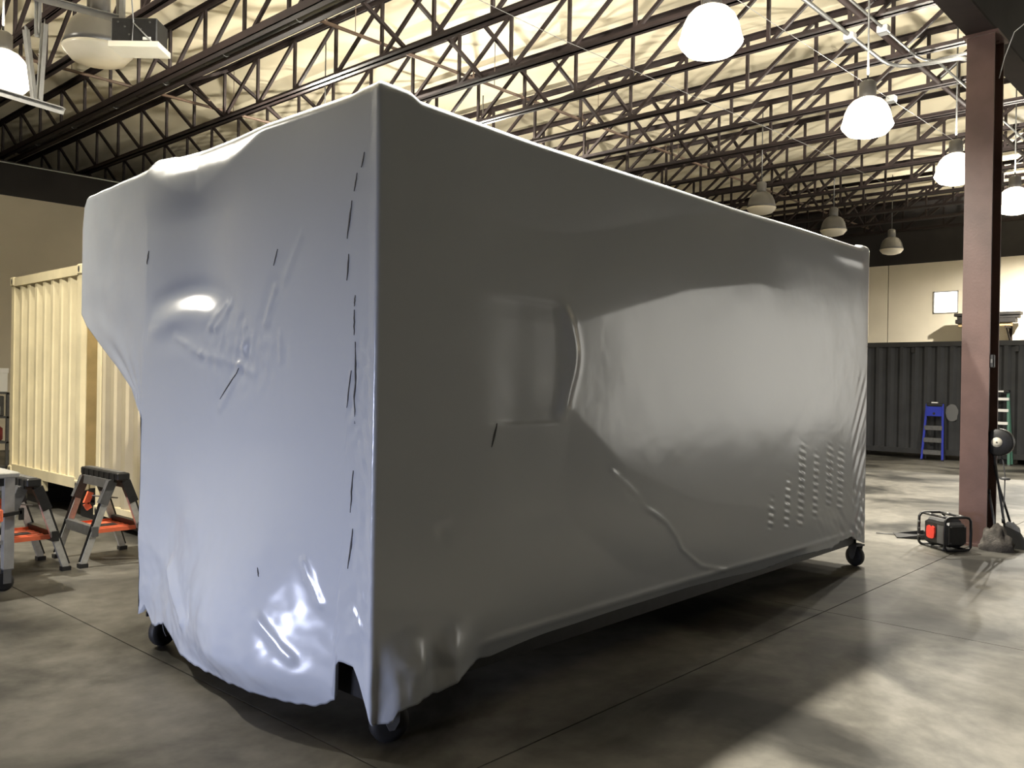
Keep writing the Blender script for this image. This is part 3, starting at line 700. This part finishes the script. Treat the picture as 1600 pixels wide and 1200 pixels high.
# grey containers along the far wall
def grey_container(y0, y1, lab):
    t = container(lab, 21.49, 23.93, y0, y1, 0.10, 2.76, M['grey_steel'], M['grey_light'], M['grey_light'], grp='grey containers')
    y = y0+0.6; k = 0
    while y < y1-0.3:
        MB().bar((21.50, y, 2.62), (21.45, y, 2.60), 0.05, 0.03).bar((21.455, y, 2.62), (21.455, y, 2.50), 0.07, 0.03).build('lashing_hook', M['black'], t, world=True); y += 1.085
    for y in (y0+0.2, (y0+y1)/2, y1-0.6):
        for x in (21.7, 23.4): MB().box(x, x+0.3, y, y+0.3, 0.0, 0.10).build('foot_block', M['black'], t, world=True)
    return t
gc = grey_container(-1.36, 10.83, 'long dark grey corrugated container along the far wall behind the column')
pp = MB()
pts = [(0.17*math.cos(a)*(1+0.2*NZ(Vector((math.cos(a)*2, math.sin(a)*2, 1)))), 0.20*math.sin(a)*(1+0.2*NZ(Vector((math.cos(a)*2, math.sin(a)*2, 5))))) for a in [i*math.pi/9 for i in range(18)]]
pp.prism([(5.98+a*0.8, 1.10+b) for a, b in pts], 21.500, 21.506, 0); pp.build('paint_patch', M['patch'], gc, world=True)

# ------------------------------------------------------------------ sawhorses
def sawhorse(label, cx, cy):
    t = thing('folding_sawhorse', label, 'sawhorse', (cx, cy, 0), 0, 'folding sawhorses')
    L = 0.40
    tb = MB(); tb.bbox(-0.055, 0.055, -L, L, 0.735, 0.80, 0.008)
    for k in range(7): tb.box(-0.06, -0.05, -L+0.06+k*0.11, -L+0.11+k*0.11, 0.72, 0.79)
    tb.build('top_beam', M['black'], t)
    MB().box(-0.03, 0.03, -L+0.03, L-0.03, 0.80, 0.806).build('top_strip', M['dgrey'], t)
    for s, hm in ((-1, M['dgrey']), (1, M['black'])):
        h = MB().prism([(s*0.03,0.735),(s*0.075,0.735),(s*0.085,0.66),(s*0.04,0.66)], -0.30, 0.30, 1)
        for y in (-0.29, 0.29): h.bar((s*0.058,y,0.72), (s*0.135,y,0.53), 0.075, 0.055, (0,1,0))
        h.build('hinge_housing', hm, t)
        for y in (-0.285, 0.285):
            l = MB().bar((s*0.075,y,0.66), (s*0.29,y,0.03), 0.052, 0.036, (0,1,0)); lg = l.build('leg', M['alu'] if s < 0 else M['alu'], t)
            MB().bar((s*0.112,y,0.655), (s*0.298+s*0.014,y,0.05), 0.03, 0.006, (0,1,0)).build('leg_insert', M['black'], lg)
            MB().box(s*0.29-0.035, s*0.29+0.035, y-0.033, y+0.033, 0.0, 0.035).build('foot', M['black'], lg)
        MB().bar((s*0.20,-0.32,0.30), (s*0.20,0.32,0.30), 0.05, 0.085).build('cross_brace', M['dgrey'] if s < 0 else M['black'], t)
    sh = MB().box(-0.20, 0.0, -0.26, 0.26, 0.285, 0.293).box(0.0, 0.20, -0.26, 0.26, 0.285, 0.293)
    for a in (-0.20, 0.185): sh.box(a, a+0.015, -0.26, 0.26, 0.293, 0.315)
    for y in (-0.262, 0.25): sh.box(-0.20, 0.20, y, y+0.012, 0.275, 0.312)
    for y in (-0.1, 0.0, 0.1): sh.box(-0.17, 0.17, y-0.02, y+0.02, 0.293, 0.299)
    sf = sh.build('shelf', M['orange'], t)
    MB().box(-0.12, 0.10, -0.05, 0.05, 0.2995, 0.302).build('shelf_slot', M['slit'], sf)
    c = MB().bar((-0.10,0.05,0.60), (-0.14,0.05,0.50), 0.05, 0.03, (0,1,0)).bar((-0.14,0.05,0.50), (-0.11,0.05,0.45), 0.05, 0.03, (0,1,0)).build('latch', M['orange'], t)
    MB().tube([(-0.1,0.02,0.57),(0.13,0.02,0.53)], 0.006, 6).build('latch_wire', M['dgrey'], t)
    return t
sawhorse('folding sawhorse with aluminium legs and orange shelf, right one, in front of the tan container', 3.27, 7.98)
sawhorse('folding sawhorse with orange shelf, left one, half behind the grey cart leg', 2.55, 7.98)
# grey rolling table at the left edge
t = thing('rolling_table', 'grey steel rolling table cut off by the left edge of the picture', 'table', (1.9, 7.6, 0))
MB().bbox(1.45, 2.33, 7.22, 8.0, 0.86, 0.90, 0.008).build('tabletop', M['alu'], t, world=True)
MB().box(1.47, 2.31, 7.24, 7.98, 0.80, 0.86).build('apron', M['black'], t, world=True)
for x, y in ((2.26,7.26),(1.50,7.26),(2.26,7.94),(1.50,7.94)):
    lg = MB().box(x-0.035, x+0.035, y-0.035, y+0.035, 0.17, 0.87).build('leg', M['greybar'], t, world=True)
    MB().lathe([(0.0,-0.022),(0.05,-0.022),(0.068,-0.01),(0.068,0.01),(0.05,0.022),(0.0,0.022)], 18, (x-0.02,y,0.068), ax=1).build('wheel', M['rubber'], lg, world=True)
    MB().box(x-0.035, x+0.02, y-0.034, y-0.028, 0.06, 0.17).box(x-0.035, x+0.02, y+0.028, y+0.034, 0.06, 0.17).box(x-0.035, x+0.035, y-0.035, y+0.035, 0.16, 0.17).build('fork', M['dgrey'], lg, world=True)
MB().box(1.47, 2.29, 7.24, 7.98, 0.36, 0.385).build('lower_shelf', M['alu'], t, world=True)
t = thing('wood_block', 'tan wooden block on the lower shelf of the grey rolling table', 'block', (2.11, 7.36, 0.386))
MB().bbox(-0.10, 0.07, -0.04, 0.05, 0, 0.09, 0.006).build('block', M['wood'], t)
t = thing('bar_clamp', 'orange and black clamp hanging on the grey table leg', 'clamp', (2.16, 7.18, 0.60))
MB().box(-0.012, 0.012, -0.02, 0.0, -0.15, 0.2).build('clamp_bar', M['black'], t)
MB().bbox(-0.03, 0.03, -0.05, 0.02, -0.06, 0.04, 0.01).build('clamp_grip', M['orange'], t)
MB().bar((0.0,0.01,-0.02),(0.17,0.01,0.0), 0.03, 0.025).bar((0.17,0.01,0.03),(0.17,0.01,-0.06), 0.03, 0.03).build('clamp_jaw', M['black'], t)

# ------------------------------------------------------------------ shelf behind the cream container, left edge
t = thing('steel_shelf', 'dark steel shelf rack at the left edge behind the cream container', 'shelf', (4.0, 15.8, 0))
for x in (3.2, 4.78):
    for y in (15.5, 16.1): MB().box(x, x+0.04, y, y+0.04, 0, 1.34).build('post', M['dgrey'], t, world=True)
for z in (0.12, 0.52, 0.93, 1.32): MB().box(3.2, 4.82, 15.5, 16.14, z, z+0.03).build('shelf_board', M['dgrey'], t, world=True)
b = tag(MB().bbox(4.1, 4.80, 15.52, 16.0, 1.352, 1.73, 0.01).build('storage_box', M['white']), 'white box on top of the rack at the left edge', 'box')
MB().box(4.09, 4.81, 15.515, 16.01, 1.66, 1.74).build('lid', M['white'], b)
b = tag(MB().bbox(4.2, 4.76, 15.55, 16.0, 0.962, 1.29, 0.01).build('storage_bin', M['dgrey']), 'dark bin on the upper shelf of the rack at the left edge', 'bin')
MB().box(4.3, 4.7, 15.54, 15.549, 0.98, 1.12).build('front_label', M['white'], b)
b = thing('tool_bag', 'dark red tool bag on the middle shelf of the left rack', 'bag', (4.5, 15.8, 0.552))
MB().bbox(-0.28, 0.27, -0.2, 0.2, 0, 0.24, 0.03).build('body', mat('dark_red_fabric', (0.20,0.03,0.025), 0.8, var=0.4, scale=9), b)
MB().tube([(-0.15,0,0.23),(-0.1,0,0.32),(0.1,0,0.32),(0.15,0,0.23)], 0.015, 8).build('handle', M['black'], b)

# ------------------------------------------------------------------ things at the column
# jobsite radio in a tube cage
t = thing('jobsite_radio', 'black jobsite radio in a tube cage with a red front panel, beside the column', 'radio', (9.63, 2.73, 0), math.radians(-35)); t.scale = (0.88, 0.88, 0.88)
MB().bbox(-0.13, 0.13, -0.20, 0.20, 0.045, 0.33, 0.03).build('body', M['black'], t)
MB().prism([(-0.11,0.33),(0.11,0.33),(0.06,0.37),(-0.06,0.37)], -0.15, 0.15, 1).build('top_hood', M['dgrey'], t)
rp = MB().prism([(0.055+a, 0.19+b) for a, b in ((-0.062,-0.06),(-0.03,-0.075),(0.03,-0.075),(0.062,-0.06),(0.07,0.0),(0.062,0.06),(0.03,0.075),(0.015,0.062),(-0.015,0.062),(-0.03,0.075),(-0.062,0.06),(-0.07,0.0))], -0.150, -0.128, 0)
rp.build('front_panel', M['red'], t)
MB().prism([(-0.17,0.08),(-0.05,0.08),(-0.05,0.29),(-0.17,0.29)], -0.140, -0.128, 0).build('speaker_grille', M['dgrey'], t)
MB().prism([(-0.11,0.09),(0.11,0.09),(0.11,0.29),(-0.11,0.29)], -0.222, -0.2, 1).build('side_cover', M['black'], t)
sc_ = MB()
for a in (-0.095, 0.095):
    for b in (0.10, 0.28): sc_.lathe([(0.010,-0.228),(0.010,-0.222)], 8, (a, 0, b), ax=1)
sc_.build('cover_screws', M['galv'], t)['kind'] = 'stuff'
def loop(y): return [(-0.17,y,0.05),(-0.175,y,0.2),(-0.17,y,0.35),(-0.145,y,0.385),(-0.10,y,0.395),(0.10,y,0.395),(0.145,y,0.385),(0.17,y,0.35),(0.175,y,0.2),(0.17,y,0.05),(0.145,y,0.022),(0.10,y,0.016),(-0.10,y,0.016),(-0.145,y,0.022)]
for y in (-0.22, 0.22): MB().tube(loop(y), 0.016, 8, closed=True).build('cage_loop', M['black'], t)
for a, z in ((-0.12,0.39),(0.12,0.39),(-0.12,0.018),(0.12,0.018)): MB().tube([(a,-0.22,z),(a,0.22,z)], 0.015, 8).build('cage_bar', M['black'], t)
for a, z in ((-0.12,0.39),(0.12,0.39),(-0.12,0.018)):
    for y0, y1 in ((-0.15,-0.06),(0.06,0.15)): MB().tube([(a,y0,z),(a,y1,z)], 0.0175, 8).build('chrome_sleeve', M['galv'], t)
for z in (0.12, 0.2, 0.28): MB().tube([(-0.172,0.22,z-0.02),(-0.172,0.22,z+0.02)], 0.0175, 8).build('chrome_sleeve', M['galv'], t)
# dustpan
t = thing('dustpan', 'black dustpan lying flat on the floor left of the radio', 'dustpan', (10.10, 3.20, 0), math.radians(25))
d = MB().box(-0.16, 0.16, -0.14, 0.17, 0.003, 0.012)
for a in (-0.16, 0.148): d.prism([(-0.14,0.005),(0.17,0.005),(-0.14,0.06)], a, a+0.012, 0)
d.box(-0.16, 0.16, -0.15, -0.138, 0.003, 0.06); d.build('pan', M['black'], t)
MB().tube([(0.02,0.16,0.012),(0.06,0.36,0.010)], 0.006, 6).build('handle', M['dgrey'], t)
# grey heap at the foot of the column
hb = MB(); n, mrow = 26, 12; vs = []; fs = []
for i in range(mrow):
    ph = (math.pi/2)*i/(mrow-1)
    for k in range(n):
        th = 2*math.pi*k/n; p = Vector((math.cos(th)*math.cos(ph), math.sin(th)*math.cos(ph), math.sin(ph)))
        q = 1+0.30*NZ(p*2.3+Vector((4,1,2)))+0.10*NZ(p*6)
        vs.append((p.x*0.13*q, p.y*0.22*q, max(0.0, p.z*0.27*q)))
for i in range(mrow-1):
    for k in range(n): fs.append((i*n+k, i*n+(k+1)%n, (i+1)*n+(k+1)%n, (i+1)*n+k))
hb.add(vs, fs, True)
hb.add([(x, y, 0) for x, y, z in vs[:n]], [tuple(range(n-1,-1,-1))])
hb.v = [(x*0.65+9.90, y*0.7+2.31, z*0.9) for x, y, z in hb.v]
tag(hb.build('cloth_heap', M['foam']), 'crumpled grey cloth heap against the foot of the maroon column', 'cloth')
# cord reel, cord with disc
t = thing('cord_reel', 'round black cord reel with a white centre mounted on the column', 'reel', (10.16, 2.36, 1.10), 0)
MB().lathe([(0.0,-0.05),(0.13,-0.05),(0.142,-0.04),(0.142,0.04),(0.13,0.05),(0.0,0.05)], 28, (0,0,0), ax=0).build('case', M['black'], t)
lb = MB().lathe([(0.0,-0.056),(0.052,-0.056),(0.052,-0.05)], 20, (0,0.01,0), ax=0).build('hub_disc', M['offwhite'], t)
MB().lathe([(0.0,-0.06),(0.008,-0.06),(0.008,-0.056)], 10, (0,0.01,0), ax=0).build('bolt', M['black'], lb)
MB().box(-0.03, 0.03, 0.13, 0.215, -0.04, 0.04).build('bracket', M['black'], t)
t2 = t; o_ = bpy.data.objects.new('hanging_cord', None); col.objects.link(o_); o_.parent = t; o_.location = (0,-0.06,-0.80); t = o_
MB().tube([(0.0,0.04,0.66),(0.0,0.02,0.60),(0,0.0,0.45),(0,0.004,0.2),(0,0.012,0.1),(0,0.01,0.0)], 0.006, 6).build('cord', M['dgrey'], t)
MB().lathe([(0.0,0.405),(0.045,0.41),(0.055,0.42),(0.045,0.432),(0.0,0.44)], 16).build('stop_disc', M['dgrey'], t)
MB().lathe([(0.0,-0.05),(0.015,-0.045),(0.017,0.0),(0.0,0.01)], 8, (0,0.01,0)).build('plug', M['black'], t)
# small black switch on the column side
b = tag(MB().bbox(10.06, 10.12, 2.40, 2.44, 1.88, 2.02, 0.008).build('switch_box', M['black']), 'small black box on the side of the column above the reel', 'switch')
MB().box(10.052, 10.06, 2.41, 2.43, 1.93, 1.97).build('switch_lever', M['dgrey'], b)
# broom and poles leaning on the column
t = thing('broom', 'black angle broom standing on its bristles right of the column', 'broom', (10.20, 2.23, 0), 0)
MB().prism([(2.36,0.0),(2.03,0.0),(2.09,0.05),(2.18,0.20),(2.24,0.25),(2.30,0.24)], 10.17, 10.22, 0).build('bristles', M['bristle'], t, world=True)
MB().prism([(2.31,0.235),(2.16,0.175),(2.17,0.215),(2.23,0.27),(2.27,0.275)], 10.165, 10.225, 0).build('bristle_cap', M['dgrey'], t, world=True)
MB().tube([(10.19,2.25,0.26),(10.2,2.36,0.62),(10.22,2.42,0.85)], 0.012, 8).build('handle', M['black'], t, world=True)
for i, (p, q, lab) in enumerate((((10.30,2.30,0.02),(10.26,2.43,0.95),'thin dark pole leaning against the side of the column behind the broom'), ((10.12,2.34,0.0),(10.14,2.44,0.55),'short dark grey pole leaning on the column between heap and broom'))):
    o = tag(MB().tube([p, q], 0.013, 8).build('leaning_pole', M['dgrey']), lab, 'pole')
    MB().tube([q, Vector(q)+(Vector(q)-Vector(p)).normalized()*0.05], 0.016, 8).build('end_cap', M['black'], o)

# ------------------------------------------------------------------ ladders at the far containers
t = thing('platform_ladder', 'blue step ladder with black treads leaning on the dark grey container', 'ladder', (21.15, 6.29, 0), 0)
def P(a, h): return (0.0+0.16*h/1.3, a, h)
for s in (-1, 1):
    MB().bar(P(s*0.225, 0.02), P(s*0.17, 1.30), 0.03, 0.045, (0,1,0)).build('rail', M['blue'], t)
    MB().box(P(0,0.0)[0]-0.03, P(0,0.0)[0]+0.03, s*0.225-0.025, s*0.225+0.025, 0, 0.03).build('foot', M['black'], t)
    MB().bar((0.22, s*0.2, 0.02), (0.20, s*0.17, 1.22), 0.025, 0.03, (0,1,0)).build('rear_leg', M['black'], t)
for h in (0.24, 0.52, 0.80): MB().box(P(0,h)[0]-0.05, P(0,h)[0]+0.07, -0.19, 0.19, h-0.10, h).build('tread', M['dgrey'], t)
MB().box(P(0,1.1)[0]-0.04, P(0,1.1)[0]-0.02, -0.165, 0.165, 1.02, 1.24).build('platform', M['blue'], t)
MB().lathe([(0.03,-0.006),(0.03,0.0)], 10, (P(0,1.1)[0]-0.04, 0, 1.08), ax=0).build('latch', M['black'], t)
MB().bbox(P(0,1.3)[0]-0.05, P(0,1.3)[0]+0.06, -0.17, 0.17, 1.25, 1.32, 0.01).build('top_tray', M['black'], t)
MB().box(P(0,1.3)[0]-0.055, P(0,1.3)[0]+0.0, -0.07, 0.06, 1.32, 1.345).build('top_pad', M['white'], t)
t = thing('step_ladder', 'green fibreglass step ladder with white treads half behind the column', 'ladder', (21.1, 4.98, 0), 0)
for s in (-1, 1):
    MB().bar((0.0, s*0.27, 0.02), (0.2, s*0.19, 1.60), 0.03, 0.05, (0,1,0)).build('rail', M['green'], t)
    MB().bar((0.28, s*0.27, 0.02), (0.24, s*0.19, 1.58), 0.03, 0.04, (0,1,0)).build('rear_rail', M['green'], t)
    MB().box(-0.03, 0.03, s*0.27-0.025, s*0.27+0.025, 0.0, 0.03).build('foot', M['dgrey'], t)
for h in (0.28, 0.62, 0.92, 1.20, 1.45): MB().box(0.2*h/1.6-0.045, 0.2*h/1.6+0.045, -0.22, 0.22, h-0.03, h+0.03).build('tread', M['white'], t)
MB().bbox(0.12, 0.30, -0.22, 0.22, 1.59, 1.65, 0.01).build('top_cap', M['black'], t)
MB().box(0.115, 0.12, -0.12, 0.1, 1.60, 1.635).build('top_label', M['white'], t)
# boards on brackets on the far wall
t = thing('wall_bracket', 'steel bracket arms on the far wall carrying the boards', 'bracket', (27.9, 6.7, 3.5))
for y in (6.25, 7.2):
    MB().bar((27.98,y,3.44),(27.35,y,3.44),0.05,0.05).bar((27.97,y,3.0),(27.5,y,3.42),0.04,0.04).box(27.94,27.99,y-0.04,y+0.04,2.95,3.6).build('arm', M['steel'], t, world=True)
for (x0, x1, y0, y1, z0, z1, m, lab) in ((27.40,27.62,6.12,7.5,3.466,3.56,'wood','tan board at the bottom of the stack on the far wall right of the column'),
                                  (27.35,27.62,6.0,7.56,3.561,3.68,'darkwood','dark board in the middle of the stack on the far wall'),
                                  (27.38,27.60,5.92,7.52,3.682,3.77,'darkwood','dark thin board second from the top of the wall stack'),
                                  (27.35,27.65,5.88,7.60,3.772,3.86,'darkwood','longest dark board on top of the wall stack')):
    tag(MB().bbox(x0, x1, y0, y1, z0, z1, 0.01).build('board', M[m]), lab, 'board', 'boards on the wall bracket')
